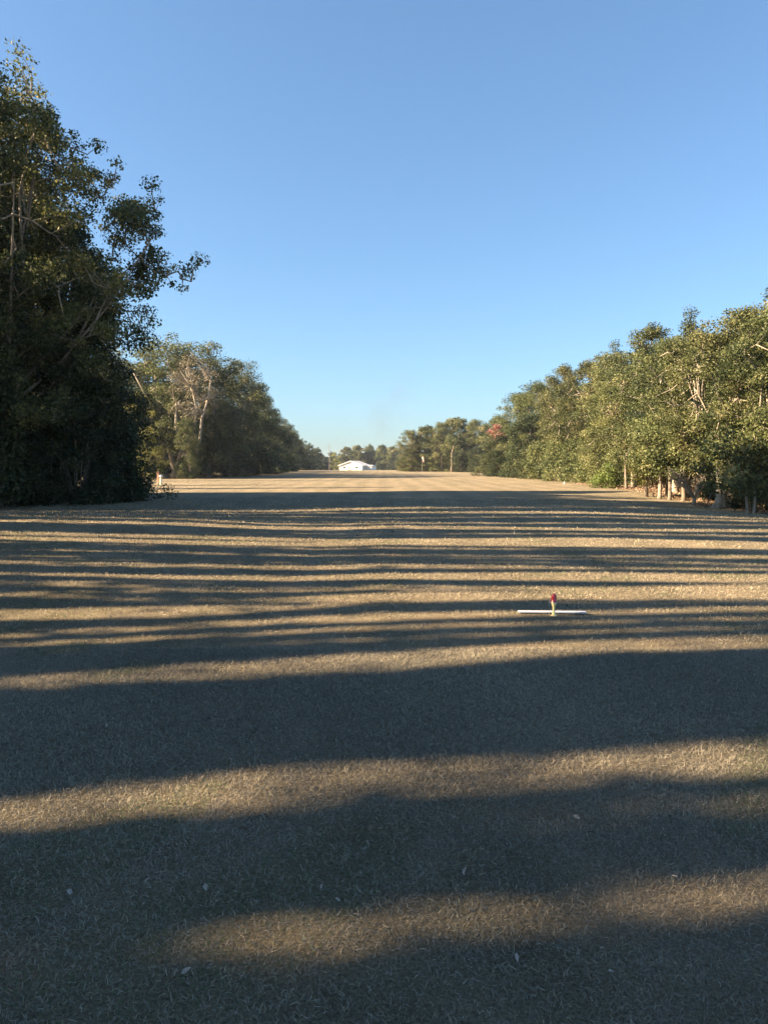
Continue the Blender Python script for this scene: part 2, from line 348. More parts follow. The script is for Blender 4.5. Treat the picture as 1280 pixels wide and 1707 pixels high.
def tree_meshes(seed, h, z0, rx, shape, ncl, crad, per, leaf, mat='oak', bk='bark', r0=None, nlimb=10, lean=(0, 0), extra=None, cull_at=None, thin=None, **kw):
    rng = np.random.default_rng(seed); cen = envelope(rng, ncl, h, z0, rx, shape, lean); mb = MB()
    rad = rng.uniform(crad * .55, crad * 1.35, len(cen))
    if extra is not None:
        ex = np.repeat(np.array(extra, float), 4, 0); ex += rng.normal(0, .5, ex.shape); cen = np.concatenate([cen, ex]); rad = np.concatenate([rad, rng.uniform(.3, .62, len(ex))])
    skeleton(mb, rng, h, z0, r0 or h * .02, cen, nlimb, **kw)
    P, Nn, t = clump_leaves(cen, rad, per, leaf, rng)
    P[:, 2] = np.maximum(P[:, 2], .15)
    if cull_at is not None:
        k = gaps(P + np.array(cull_at), rng); P, Nn, t = P[k], Nn[k], t[k]
    if thin is not None:      # airy top: light passes through it to the trees across the lawn
        zz = P[:, 2] - (20 - P[:, 0] - thin[0]) / CA * math.tan(SUN_EL); k = ~((zz > .3) & (zz < 7) & (rng.random(len(P)) < .5)); P, Nn, t = P[k], Nn[k], t[k]
    V, F = leaf_quads(P, Nn, leaf, rng)
    return mb.mesh('trunk', M[bk], True), mesh_np('crown', V, F, M[mat], tint=t)
def plant(name, loc, meshes, label, cat='tree', group=None, rz=0, sc=1):
    x, y = loc; e = empty(name, (x, y, T(x, y)), label, cat, group, rz, sc)
    if meshes[0] is not None: obj('trunk' if cat == 'tree' else 'stem', meshes[0], e)
    obj('crown' if cat == 'tree' else 'foliage', meshes[1], e); return e

# ------------------------------------------------------------------ the tall wood on the left edge of the view
e = plant('tall_oak', (-19.3, 36.8), tree_meshes(11, 20.8, 4.2, 6.0, lambda t: .55 + .55 * math.sin(math.pi * min(1, t * .8 + .2)), 520, .80, 480, .145, 'oak_sunlit', 'bark_pale', r0=.36, nlimb=24, thin=(-19.3, 36.8),
    extra=[(8.7, 1.4, 12.2), (8.4, 1.2, 11.6), (7.7, 1, 12.0), (6.8, 1, 13.2), (6.2, .5, 14.5), (6.4, .8, 15.4), (6.1, .3, 16.2), (8.4, 1, 11.2), (7.3, .6, 11.2), (6.3, .8, 9.8), (7, .5, 10.4), (5.2, 0, 16.5), (4.2, 0, 17.2), (4.9, 0, 16.6), (7.6, .6, 14.2), (7.9, .8, 14.8), (1.2, 0, 20.3), (.4, 0, 20.5), (2.1, 0, 19.4), (2.9, 0, 18.6)]),
    'tallest dark oak with pale forked limbs, its trunk at the left edge of the lawn')
plant('oak', (-17.4, 40.5), tree_meshes(12, 15.5, 3.0, 3.9, SH_OAK, 190, .8, 380, .17, 'dark', r0=.25, nlimb=10), 'dark rounded oak at the right end of the near left wood, above the low brush')
plant('oak', (-23.5, 44), tree_meshes(13, 21, 3, 6.0, SH_OAK, 130, 1.3, 170, .2, 'dark', r0=.3, nlimb=9), 'dark oak deep in the near left wood behind the tallest oak')
plant('sapling', (-18.2, 40.3), tree_meshes(14, 10.5, 1.5, 3.0, SH_TALL, 60, .9, 220, .16, 'yel', r0=.09, nlimb=7), 'thin yellowish sapling standing among the dark trees of the near left wood', 'tree')
rng = np.random.default_rng(5)
bush_lab = ['dark brush at the foot of the tallest left oak', 'low dark brush right of the tallest left trunk', 'tall dark brush in the middle of the near left thicket', 'dense dark brush under the rounded left oak', 'dark brush closing the right end of the near left thicket', 'small dark brush lobe jutting onto the lawn at the left thicket corner', 'dark brush behind the front row of the left thicket', 'tall shaded brush deep in the near left thicket']
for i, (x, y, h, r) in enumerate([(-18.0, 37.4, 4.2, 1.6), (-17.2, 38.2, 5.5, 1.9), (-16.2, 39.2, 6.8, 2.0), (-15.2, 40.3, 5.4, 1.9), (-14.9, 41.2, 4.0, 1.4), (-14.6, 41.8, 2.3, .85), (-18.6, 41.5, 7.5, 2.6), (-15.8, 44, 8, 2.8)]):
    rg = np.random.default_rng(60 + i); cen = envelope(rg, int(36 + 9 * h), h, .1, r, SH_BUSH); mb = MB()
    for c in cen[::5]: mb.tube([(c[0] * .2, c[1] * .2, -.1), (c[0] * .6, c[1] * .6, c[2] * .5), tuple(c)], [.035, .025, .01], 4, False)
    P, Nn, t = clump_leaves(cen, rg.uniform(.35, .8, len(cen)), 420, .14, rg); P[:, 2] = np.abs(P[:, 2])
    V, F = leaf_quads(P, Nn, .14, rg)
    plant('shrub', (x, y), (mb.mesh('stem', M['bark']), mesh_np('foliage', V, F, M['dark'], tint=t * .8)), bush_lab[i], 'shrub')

# the wood that runs on to the left of the picture, it shades the lawn
SHADE = []
def shade_tree(x, y, h, rx, label, leaf=.26, depth=2.2, group=None):
    SHADE.append((x, y, h, rx, label, leaf, depth, group))
k = 0
for y in np.arange(-7.5, 35, 4.6):
    shade_tree(-17.9 - (k % 3) * .5 - (1.2 if y > 30 else 0), y, 20.6 + (k % 3) * .5, 3.5, 'dark oak of the left wood outside the picture, shading the near lawn', leaf=.18 if y > 30 else .2, group='oaks of the left wood outside the picture'); k += 1
for x, y, h in ((-24, 34, 15), (-25.5, 39.5, 15), (-26.5, 45, 20), (-27.5, 50.0, 22), (-24, 50.5, 22)):
    shade_tree(x, y, h, 3.0, 'tall oak hidden behind the near left wood, shading the mid lawn', leaf=.30, group='oaks hidden behind the near left wood'); k += 1
for x, y, h, r in ((-40, 95, 19, .9), (-36, 61.8, 19, 1.0), (-38, 72.5, 15, .7)):
    shade_tree(x, y, h, r, 'narrow oak behind the near left wood, its shadow lying across the far lawn', leaf=.30, depth=1.2, group='narrow oaks behind the near left wood')
BS, BU = .7, 2.0
def bins(P):
    s, u = su(P); return np.clip(((s + 8) / BS).astype(int), 0, 119), np.clip(((u + 14) / BU).astype(int), 0, 29)
acc = np.zeros((120, 30)); parts = []
for j, (x, y, h, rx, label, leaf, depth, group) in enumerate(SHADE):
    rg = np.random.default_rng(100 + j); z0 = .3; n = int(2 * rx * (h - z0) * COV / (leaf * leaf * .31 * .72))
    t = rg.random(n); a = rg.uniform(0, 6.283, n); q = np.sqrt(rg.random(n))
    prof = np.minimum(1, (1.02 - t) * 5.5) ** .6 * (.92 + .08 * np.sin(9 * t + j))
    P = np.stack([q * np.cos(a) * depth * prof * 1.2, q * np.sin(a) * rx * prof * 1.12, z0 + (h - z0) * t], 1)
    P += rg.normal(0, .12, P.shape); P[:, 2] = np.maximum(P[:, 2], .1); P += np.array([x, y, T(x, y)])
    i, m_ = bins(P); np.add.at(acc, (i, m_), leaf * leaf * .31 * .72 / (BS * BU * math.sin(SUN_EL))); parts.append(P)
# fill thin places of the near row so that only the openings let the sun through
rg = np.random.default_rng(99); fills = []
for i in range(int(8 / BS) - 2, int(41 / BS)):
    for m_ in range(int(4 / BU), int(36 / BU)):
        need = 8.6 - acc[i, m_]
        if need <= 0: continue
        n = int(need * BS * BU * math.sin(SUN_EL) / (.2 * .2 * .31 * .72)); s_ = -8 + (i + rg.random(n)) * BS; u_ = -14 + (m_ + rg.random(n)) * BU
        gx = -s_ * SA + u_ * CA; gy = s_ * CA + u_ * SA; tx = rg.uniform(-20.2, -16, n); kk = (gx - tx) / CA
        F_ = np.stack([tx, gy - kk * SA, kk * math.tan(SUN_EL)], 1); F_ = F_[(F_[:, 2] > .2) & (F_[:, 2] < 21.3) & (F_[:, 1] < 33)]
        if len(F_): fills.append(F_); acc[i, m_] += len(F_) / max(n, 1) * need
fills = np.concatenate(fills); near = [j for j, q in enumerate(SHADE) if q[0] > -21]
own = np.array(near)[np.argmin(np.abs(fills[:, 1][:, None] - np.array([SHADE[j][1] for j in near])[None]), 1)]
for j, (x, y, h, rx, label, leaf, depth, group) in enumerate(SHADE):
    rg = np.random.default_rng(300 + j); P = np.concatenate([parts[j], fills[own == j]])
    s_, u_ = su(P); o_ = openness(s_, u_); i, m_ = bins(P); cov = np.maximum(acc[i, m_], 1)
    keep = np.where(o_ <= 0, 1, np.where(o_ > .9, 0, np.minimum(1, -np.log(np.maximum(o_, .004)) / cov)))
    P = P[rg.random(len(P)) < keep]
    Nn = rg.normal(size=P.shape) * .55 - np.array(LD)[None] * rg.choice([-1, 1], (len(P), 1))
    V, F = leaf_quads(P - np.array([x, y, T(x, y)]), Nn, leaf, rg); tint = np.clip(rg.normal(.4, .2, len(P)), 0, 1)
    mb = MB(); hh = h * .8; ok = []
    for oy in np.linspace(-rx * .7, rx * .7, 29):       # trunk where it does not cross an opening
        pts = np.array([[x, y + oy, z] for z in np.linspace(.2, hh, 14)]); s, u = su(pts)
        ok.append((max(openness(s + d_, u).max() for d_ in (-.15, 0, .15)) + abs(oy) * .02, oy))
    oy = min(ok)[1]
    mb.tube([(0, oy, -.3), (0, oy, .4), (0, oy, hh * .5), (0, oy, hh)], [.3, .2, .15, .05], 9)
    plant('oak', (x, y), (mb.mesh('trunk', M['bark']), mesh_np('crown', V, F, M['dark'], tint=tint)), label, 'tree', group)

# ------------------------------------------------------------------ shared tree kinds
K_ = {}
def kind(key, *a, **k): K_[key] = tree_meshes(*a, **k)
kind('oakA', 21, 15, 3.2, 5.2, SH_OAK, 230, .8, 430, .155, r0=.32, nlimb=14, bk='bark_pale')
kind('oakB', 22, 15, 2.6, 4.8, SH_OAK, 230, .78, 430, .155, r0=.28, nlimb=12, bk='bark_pale')
kind('oakC', 23, 15, 3.6, 4.6, SH_TALL, 210, .78, 430, .155, r0=.28, nlimb=12, bk='bark_pale')
kind('open', 24, 15, 4.5, 4.8, SH_OAK, 60, .85, 200, .18, r0=.3, nlimb=22, bk='bark_pale', twig_r=.045)
kind('spire', 51, 15, 3.0, 4.2, lambda t: max(0, (1 - t) ** .7 * (.6 + .5 * abs(math.sin(7 * t)))), 110, .72, 430, .155, r0=.24, nlimb=14, bk='bark_pale')
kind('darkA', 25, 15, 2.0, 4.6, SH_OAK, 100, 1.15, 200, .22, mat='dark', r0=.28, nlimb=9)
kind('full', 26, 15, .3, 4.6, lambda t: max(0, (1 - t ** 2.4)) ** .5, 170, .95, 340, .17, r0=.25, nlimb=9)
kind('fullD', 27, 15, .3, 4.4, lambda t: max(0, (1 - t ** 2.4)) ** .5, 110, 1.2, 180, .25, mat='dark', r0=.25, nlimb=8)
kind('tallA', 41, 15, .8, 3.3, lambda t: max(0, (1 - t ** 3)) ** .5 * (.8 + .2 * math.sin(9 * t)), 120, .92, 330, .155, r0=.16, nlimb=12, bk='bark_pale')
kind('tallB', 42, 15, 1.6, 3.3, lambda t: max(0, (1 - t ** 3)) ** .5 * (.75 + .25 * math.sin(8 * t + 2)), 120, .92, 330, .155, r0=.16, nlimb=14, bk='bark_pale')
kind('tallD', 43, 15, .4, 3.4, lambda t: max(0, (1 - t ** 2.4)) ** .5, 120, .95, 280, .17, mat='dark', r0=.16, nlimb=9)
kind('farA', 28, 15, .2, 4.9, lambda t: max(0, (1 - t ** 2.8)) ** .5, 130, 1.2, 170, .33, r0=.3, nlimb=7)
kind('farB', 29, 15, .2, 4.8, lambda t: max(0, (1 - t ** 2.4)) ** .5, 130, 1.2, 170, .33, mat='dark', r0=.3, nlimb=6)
kind('yelA', 30, 15, .6, 4.4, SH_OAK, 90, .95, 200, .22, mat='yel', r0=.2, nlimb=12)
def grow(key, name, x, y, h, label, wide=1.0, rz=None, group=None, cat='tree'):
    s = h / 15.5; rr = random.Random(int(x * 31 + y * 17))
    return plant(name, (x, y), K_[key], label, cat, group, rz if rz is not None else rr.uniform(0, 6.28), (s * wide, s * wide, s))

# ------------------------------------------------------------------ right-hand wood, near to far
for a in [
 ('oakA', 'live_oak', 20.3, 43.4, 12.0, 'broad live oak crown rising behind the stout flared trunk near the right edge', 1.05),
 ('oakB', 'live_oak', 20.6, 38.8, 11.6, 'live oak cut by the right edge of the picture', 1.0),
 ('open', 'open_oak', 21.5, 51.0, 11.6, 'open-crowned oak with bare pale limbs showing, high in the right wood', 1.15),
 ('oakC', 'live_oak', 28.0, 49.0, 16.0, 'live oak rising behind the near right oaks at the right edge', 1.1),
 ('oakB', 'live_oak', 22.6, 57.5, 12.3, 'broad live oak behind the small cedar in the right wood', 1.15),
 ('oakA', 'live_oak', 27.5, 57.0, 13.3, 'oak in the second row of the right wood behind the open-crowned oak', 1.1),
 ('darkA', 'dark_oak', 24.2, 64.5, 13.0, 'dark green oak between paler oaks in the middle of the right wood', .9),
 ('oakC', 'live_oak', 25.4, 71.0, 15.6, 'olive oak with a peaked top in the middle of the right wood', 1.15),
 ('full', 'live_oak', 25.0, 78.5, 12.8, 'rounded oak leafy to the ground beside the lit slope', 1.1),
 ('full', 'live_oak', 27.0, 87.0, 15.6, 'tall olive oak leafy to the ground, midway down the right wood', 1.15),
 ('oakB', 'live_oak', 27.3, 96.0, 16.4, 'high-topped oak two thirds down the right wood', 1.15),
 ('full', 'live_oak', 26.5, 105.0, 13.6, 'wide pale oak leafy to the ground far down the right wood', 1.2),
 ('oakC', 'live_oak', 27.5, 114.0, 17.6, 'oak with a ragged dark top near the far end of the right wood', 1.1),
 ('fullD', 'dark_oak', 24.0, 122.0, 12.0, 'dark oak with black shade at its foot at the far corner of the right wood', 1.2),
 ('full', 'live_oak', 27.0, 133.0, 17.3, 'last tall oak of the right wood, its top above the red foliage', 1.2),
 ('fullD', 'dark_oak', 21.8, 141.0, 9.0, 'low dark oak left of the far right corner', 1.5),
 ('spire', 'ragged_oak', 25.2, 47.5, 15.2, 'ragged peaked oak standing highest at the right edge of the picture', .9),
 ('spire', 'ragged_oak', 27.0, 66.0, 16.2, 'narrow ragged oak top poking out of the middle of the right skyline', .8),
 ('spire', 'ragged_oak', 28.5, 92.0, 17.6, 'narrow ragged oak top far down the right skyline', .8),
 ('full', 'live_oak', 27.0, 147.0, 16.8, 'olive oak at the left end of the right wood skyline', 1.1),
 ]:
    grow(a[0], a[1], a[2], a[3], a[4], a[5], a[6])
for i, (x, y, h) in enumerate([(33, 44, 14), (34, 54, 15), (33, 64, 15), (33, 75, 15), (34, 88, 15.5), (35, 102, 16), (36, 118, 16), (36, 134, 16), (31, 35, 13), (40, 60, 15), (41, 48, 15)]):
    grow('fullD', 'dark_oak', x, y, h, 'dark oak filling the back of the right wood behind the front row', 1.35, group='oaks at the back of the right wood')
# small things along the foot of the right wood
def stem_only(name, x, y, h, r, label, mat='bark_pale', lean=(0, 0), flare=1.4, group=None, crown=None):
    h *= .66; mb = MB(); rg = random.Random(int(x * 91 + y * 7)); pts = []; K = 8
    for i in range(K):
        t = i / (K - 1); pts.append((lean[0] * t + .06 * math.sin(4 * t + x), lean[1] * t + .05 * math.sin(3 * t + y), -.2 + (h + .2) * t))
    mb.tube(pts, [r * (flare if i == 0 else 1.05 - .5 * i / K) for i in range(K)], 8)
    rn = np.random.default_rng(rg.randint(0, 9999)); cen = np.array([(lean[0] + rn.normal(0, .9), lean[1] + rn.normal(0, .9), h + rn.uniform(-.9, 2.2)) for _ in range(34)])
    for c in cen[::3]: mb.tube([pts[5], pts[-1], tuple(c)], [r * .3, r * .2, r * .08], 5, False)
    P, Nn, t = clump_leaves(cen, rn.uniform(.45, .95, len(cen)), 230, .17, rn); V, F = leaf_quads(P, Nn, .17, rn)
    return plant(name, (x, y), (mb.mesh('trunk', M[mat], True), mesh_np('crown', V, F, M['oak'], tint=t)), label, 'tree', group)
for x, y, h, r, mt, lab in [
    (23.6, 82.0, 5.2, .24, 'bark_pale', 'slender tree with a pale straight trunk beside the bright green bush'),
    (20.9, 64.0, 4.6, .13, 'bark', 'thin dark-stemmed tree just right of the bright green bush'),
    (22.0, 65.5, 4.8, .16, 'bark_pale', 'left one of two close pale stems behind the bright green bush'),
    (22.6, 66.5, 4.8, .17, 'bark_pale', 'right one of two close pale stems left of the cedar'),
    (18.9, 50.8, 4.0, .14, 'bark_pale', 'small tree with a sunlit pale trunk just right of the cedar'),
    (20.0, 52.5, 4.2, .12, 'bark', 'thin shaded tree between the cedar and the two dark stems'),
    (19.1, 49.6, 4.0, .13, 'bark', 'left one of two dark-stemmed trees left of the bare shrub'),
    (19.9, 49.3, 4.2, .15, 'bark', 'right one of two dark-stemmed trees left of the bare shrub'),
    (21.6, 52.5, 4.6, .22, 'bark_pale', 'stout pale-trunked tree close behind the bare pale shrub'),
    (24.6, 47.6, 4.8, .20, 'bark_pale', 'pale-trunked tree behind the dark trunk at the right edge'),
    (22.6, 43.5, 4.4, .15, 'bark_pale', 'slender pale tree at the far right edge of the picture')]:
    stem_only('slender_tree', x, y, h, r, lab, mt)
def bush(x, y, h, r, mat, label, seed, leaf=.13, name='shrub', flat=1, shape=SH_BUSH, z0=.1, cat='shrub', per=420, nc=None, crad=(.3, .7)):
    rg = np.random.default_rng(seed); cen = envelope(rg, nc or int(30 + 10 * h), h, z0, r, shape); mb = MB()
    if cat == 'tree': mb.tube([(0, 0, -.2), (0, 0, h * .3), (0, 0, h * .85)], [.16, .12, .03], 7)
    for c in cen[::4]: mb.tube([(c[0] * .15, c[1] * .15, -.1 if cat != 'tree' else z0), (c[0] * .6, c[1] * .6, c[2] * .55), tuple(c)], [.04, .03, .01], 4, False)
    P, Nn, t = clump_leaves(cen, rg.uniform(*crad, len(cen)), per, leaf, rg); P[:, 2] = np.abs(P[:, 2])
    V, F = leaf_quads(P, Nn, leaf, rg)
    return plant(name, (x, y), (mb.mesh('trunk', M['bark'], True), mesh_np('crown', V, F, M[mat], tint=t)), label, cat)
bush(19.9, 66.0, 2.0, 1.15, 'fresh', 'rounded bright green bush on the lit edge of the right wood', 201)
bush(18.6, 52.5, 4.3, 1.55, 'cedar', 'small cone-shaped yellowish cedar in front of the right wood', 202, name='cedar', shape=SH_CONE, z0=.9, cat='tree', per=520, nc=110, crad=(.25, .5), leaf=.11)
stem_only('stout_oak', 19.2, 42.3, 5.4, .34, 'stout oak with a flared pale trunk standing on the lawn edge near the right', flare=2.1)
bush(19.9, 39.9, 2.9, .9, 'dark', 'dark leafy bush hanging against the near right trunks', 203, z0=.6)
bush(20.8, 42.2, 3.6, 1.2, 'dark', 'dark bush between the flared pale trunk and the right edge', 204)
for i, (x, y, h, r) in enumerate([(24, 76, 3.4, 1.9), (23.4, 84, 4.2, 2.2), (23.2, 90, 5, 2.4), (23.0, 97, 5.5, 2.6), (22.6, 104, 5, 2.6), (22.8, 111, 5.5, 2.6)]):
    bush(x, y, h, r, 'oak', ['low olive bush right of the slender pale trunk', 'bush left of the slender pale trunk', 'leafy bush midway along the lit foot of the right wood', 'tall bush beyond the small white marker', 'bush near the far end of the lit slope', 'last bush on the lit slope before the dark corner oak'][i], 210 + i, leaf=.2, per=170, crad=(.6, 1.1))
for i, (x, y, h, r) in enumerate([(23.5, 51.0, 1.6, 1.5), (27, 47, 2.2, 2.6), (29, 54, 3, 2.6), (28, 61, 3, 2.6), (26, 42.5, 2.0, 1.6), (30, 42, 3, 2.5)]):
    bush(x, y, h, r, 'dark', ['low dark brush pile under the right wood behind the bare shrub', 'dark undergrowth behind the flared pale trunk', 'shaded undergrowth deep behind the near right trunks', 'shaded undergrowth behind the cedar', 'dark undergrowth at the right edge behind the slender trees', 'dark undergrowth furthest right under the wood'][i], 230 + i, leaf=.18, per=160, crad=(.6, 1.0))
# bare pale shrub with fanned stems
rg = np.random.default_rng(77); e = empty('bare_shrub', (18.7, 44.6, T(18.7, 44.6)), 'bare pale shrub with fanned stems, leaning left in front of the right wood', 'shrub')
mb = MB(); mb.tube([(0, 0, -.2), (0, 0, .3), (0, 0, .55)], [.14, .11, .1], 8); tips = []
for i in range(15):
    a = rg.uniform(-1.25, .75); L = rg.uniform(1.3, 2.4) * (1.15 if a < 0 else .85); dy = rg.uniform(-.7, .7)
    p1 = (math.sin(a) * L * .4, dy * .3, .5 + L * .35); p2 = (math.sin(a) * L * .85, dy * .8, .5 + L * .75 * math.cos(a * .6)); mb.tube([(0, 0, .4), p1, p2], [.065, .045, .022], 5, False); tips.append((p1, p2))
obj('stem', mb.mesh('stem', M['bark_pale'], True), e); mb = MB()
for p1, p2 in tips:
    for j in range(6):
        b0 = Vector(p1).lerp(Vector(p2), rg.uniform(.3, 1)); q = b0 + Vector(rg.normal(0, .28, 3)) + Vector((-.12, 0, .1)); mb.tube([b0, b0.lerp(q, .5) + Vector(rg.normal(0, .05, 3)), q], [.026, .018, .008], 4, False)
obj('twig', mb.mesh('twig', M['bark_pale']), e)
# leaning dead branch, thin pale saplings
mb = MB(); mb.tube([(0, 0, 0), (.28, .1, .6), (.62, .2, 1.35)], [.055, .05, .035], 7)
for k_ in range(3): mb.tube([(.2 + .12 * k_, .06, .45 + .25 * k_), (.2 + .12 * k_ - .12, .0, .62 + .25 * k_)], [.02, .008], 5)
o = obj('dead_branch', mb.mesh('dead_branch', M['bark_pale'], True)); o.location = (17.9, 41.2, T(17.9, 41.2)); tag(o, 'pale dead branch leaning against the flared trunk in the right wood', 'branch')
for i, (x, y) in enumerate([(18.35, 37.3), (18.53, 37.1)]):
    stem_only('slender_tree', x, y, 2.6, .075, ['thin pale sapling left of its twin before the dark trunk at the right', 'thin whitish sapling right of its twin before the dark trunk at the right'][i], lean=(-.15 + .3 * i, .2))
# red-leaved tree
grow('fullD', 'dark_oak', 20.4, 134.0, 5.6, 'low dark leafy tree in front of the red-leaved one', 1.2)
bush(21.1, 140.5, 9.6, 1.2, 'red', 'small tree with salmon red leaves against the far right wood', 250, name='red_tree', leaf=.22, z0=6.0, cat='tree', per=120, nc=26, crad=(.5, .9), shape=SH_OAK)
# leaf litter under the right wood
rg = np.random.default_rng(88); n_ = 36000; P = np.stack([rg.uniform(18.5, 38, n_), rg.uniform(34, 84, n_), np.zeros(n_)], 1)
P = P[(P[:, 0] > 18.6 + rg.random(n_) * 1.6 + .045 * (P[:, 1] - 40))]; P[:, 2] = terr(P[:, 0], P[:, 1]) + rg.uniform(.01, .09, len(P))
Nn = rg.normal(size=P.shape) * .5; Nn[:, 2] += 1
V, F = leaf_quads(P, Nn, .17, rg); tag(obj('leaf_litter', mesh_np('leaf_litter', V, F, M['litter'], tint=rg.random(len(P)))), kind='stuff', label='reddish fallen leaves on the ground under the right wood', cat='leaf litter')

# ------------------------------------------------------------------ second wood on the left, far line, centre
for a in [
 ('tallA', 'tall_oak', -36.5, 124, 24.5, 'tall olive oak at the left of the second left wood, behind the marker post', 1.45),
 ('tallB', 'tall_oak', -31.0, 131, 24.5, 'tallest oak of the second left wood, right behind the bare beige tree', 1.50),
 ('tallA', 'tall_oak', -45.5, 127, 22.5, 'tall oak where the second left wood meets the near one', 1.45),
 ('tallD', 'dark_oak', -36.5, 147, 24, 'dark oak deep in the second left wood', 1.45),
 ('tallB', 'tall_oak', -28.3, 148, 23.6, 'oak with a flat spreading top at the right shoulder of the second left wood', 1.40),
 ('tallD', 'dark_oak', -28.6, 160, 20.6, 'dark oak stepping down behind the spreading-topped oak', 1.35),
 ('tallD', 'dark_oak', -30, 176, 19.6, 'dark oak at the start of the receding left tree line', 1.45),
 ('tallD', 'dark_oak', -32, 196, 20.0, 'second dark oak along the receding left tree line', 1.40),
 ('tallD', 'dark_oak', -33, 219, 18.6, 'third dark oak along the receding left tree line', 1.40),
 ('fullD', 'dark_oak', -34, 246, 17.6, 'dark leafy oak halfway down the receding left tree line', 1.15),
 ('fullD', 'dark_oak', -36, 276, 17, 'dark leafy oak past halfway down the receding left tree line', 1.15),
 ('farB', 'dark_oak', -37.5, 310, 16, 'far dark oak near the low end of the left tree line', 1.10),
 ('farB', 'dark_oak', -38.5, 348, 15, 'small far dark oak left of the white house', 1.10),
 ('farB', 'dark_oak', -39.5, 392, 15, 'far dark oak second to last before the white house', 1.20),
 ('farB', 'dark_oak', -38.5, 430, 14.2, 'last dark oak of the left tree line beside the white house', 1.20)]:
    grow(a[0], a[1], a[2], a[3], a[4], a[5], a[6])
grow('yelA', 'yellowish_tree', -38.6, 118, 13.5, 'yellow-green tree in sunlight at the left edge of the second wood', 1.0)
grow('yelA', 'yellowish_tree', -36.4, 114, 7.6, 'low yellow-green tree glowing left of the forked trunk', 1.1)
grow('full', 'young_oak', -30.2, 115, 9.5, 'young olive oak hiding the lower trunk of the bare beige tree', .8)
grow('tallD', 'dark_oak', -26.6, 128, 14, 'shaded oak just right of the bare beige tree', 1.2)
grow('yelA', 'yellowish_tree', -44.5, 120, 17, 'taller yellow-green tree half hidden by the near left wood', .8)
for i, (x, y, h) in enumerate([(-33, 134, 9), (-29.5, 139, 8.5), (-26.5, 152, 7.5), (-27.5, 165, 7), (-29, 185, 7), (-30.5, 207, 7), (-31, 232, 7), (-32.5, 260, 7), (-34.5, 292, 7), (-36, 330, 7), (-37, 370, 7), (-37, 410, 7)]):
    grow('fullD', 'shrub', x, y, h, 'dark shrub at the shaded foot of the receding left tree line', 1.5, group='shrubs along the foot of the left tree line', cat='shrub')
for i, (x, y, h) in enumerate([(-44, 142, 22), (-52, 135, 21), (-46, 165, 20), (-46, 190, 20), (-46, 220, 19), (-48, 260, 18), (-50, 310, 17), (-52, 370, 17)]):
    grow('farB', 'dark_oak', x, y, h, 'dark oak in the back rows of the left wood', 1.3, group='oaks in the back rows of the left wood')
# bare beige forked tree
rg = np.random.default_rng(31); mb = MB(); cen = envelope(rg, 110, 19.5, 9.5, 3.6, SH_OAK, (.8, 0))
fork = [[(0, 0, -.3), (.1, 0, 2.5), (-.3, 0, 5.5), (.7, 0, 8), (1.0, .2, 11), (.2, .4, 14.5)], [(.2, 0, 2), (1.4, .1, 5.5), (1.8, .2, 9.5), (2.8, .4, 12.5), (3.2, .5, 15.5)], [(0, 0, 2.2), (-1.6, .2, 5), (-2.4, .4, 8.5), (-2.2, .5, 12)]]
for f_ in fork: mb.tube(f_, [.25 * (1 - .14 * i) for i in range(len(f_))], 8)
pts = [Vector(p) for f_ in fork for p in f_[3:]]
for c in cen:
    c = Vector(c); b0 = min(pts, key=lambda q: (q - c).length); m_ = b0.lerp(c, .5) + Vector(rg.normal(0, .3, 3)); mb.tube([b0, m_, c], [.12, .08, .03], 4, False)
P, Nn, t = clump_leaves(cen, rg.uniform(.7, 1.2, len(cen)), 60, .3, rg); V, F = leaf_quads(P, Nn, .3, rg, .22)
e = plant('bare_tree', (-30.6, 117.5), (mb.mesh('trunk', M['bark_pale'], True), mesh_np('crown', V, F, M['pale'], tint=t)), 'bare beige forked tree standing before the tallest oaks of the second left wood')
mb = MB(); mb.tube([(0, 0, -.3), (.1, 0, 1.2), (-.5, 0, 3.5), (-1.2, 0, 6)], [.75, .5, .4, .25], 9); mb.tube([(.1, 0, 1.2), (.9, 0, 3.2), (1.4, 0, 6)], [.45, .33, .2], 8)
rg = np.random.default_rng(36); cen = envelope(rg, 60, 12, 4.5, 3.6, SH_OAK); 
for c in cen[::3]: mb.tube([(-1.2 if c[0] < 0 else 1.4, 0, 6), tuple(c)], [.1, .03], 4, False)
P, Nn, t = clump_leaves(cen, rg.uniform(.7, 1.3, len(cen)), 110, .26, rg); V, F = leaf_quads(P, Nn, .26, rg)
plant('forked_oak', (-33.6, 118.8), (mb.mesh('trunk', M['bark'], True), mesh_np('crown', V, F, M['oak'], tint=t)), 'oak with a thick forked trunk on the lit grass just right of the marker post')

for i, (x, y, h) in enumerate([(-31.5, 478, 12), (-25, 490, 16), (-17, 486, 17), (-9, 492, 17.8), (-1.5, 486, 17.2), (5.5, 480, 16), (11, 470, 16)]):
    grow(['yelA', 'farA', 'farA', 'farB', 'farA', 'farA', 'farB'][i], 'far_oak', x, y, h, ['pale beige-green far tree left of the white house', 'far oak directly above the left end of the white house', 'far olive oak above the ridge of the white house', 'tallest far oak, behind the right half of the white house', 'far oak just right of the white house', 'far oak between the white house and the big right clump', 'dark far oak touching the left side of the big right clump'][i], 1.0 if i else .9)
for x, y, h in [(-28, 500, 11), (-12, 500, 16.5), (1, 500, 16.5), (-46, 500, 14), (-36, 505, 13), (-20, 512, 15), (-5, 512, 15), (8, 505, 15), (19, 500, 15), (30, 500, 16), (42, 500, 16), (-13, 480, 7), (-3, 476, 6.5), (4, 474, 7)]:
    grow('farB', 'far_oak', x, y, h, 'far dark oak closing the back of the view behind the front far trees', 1.4, group='far oaks closing the back of the view')
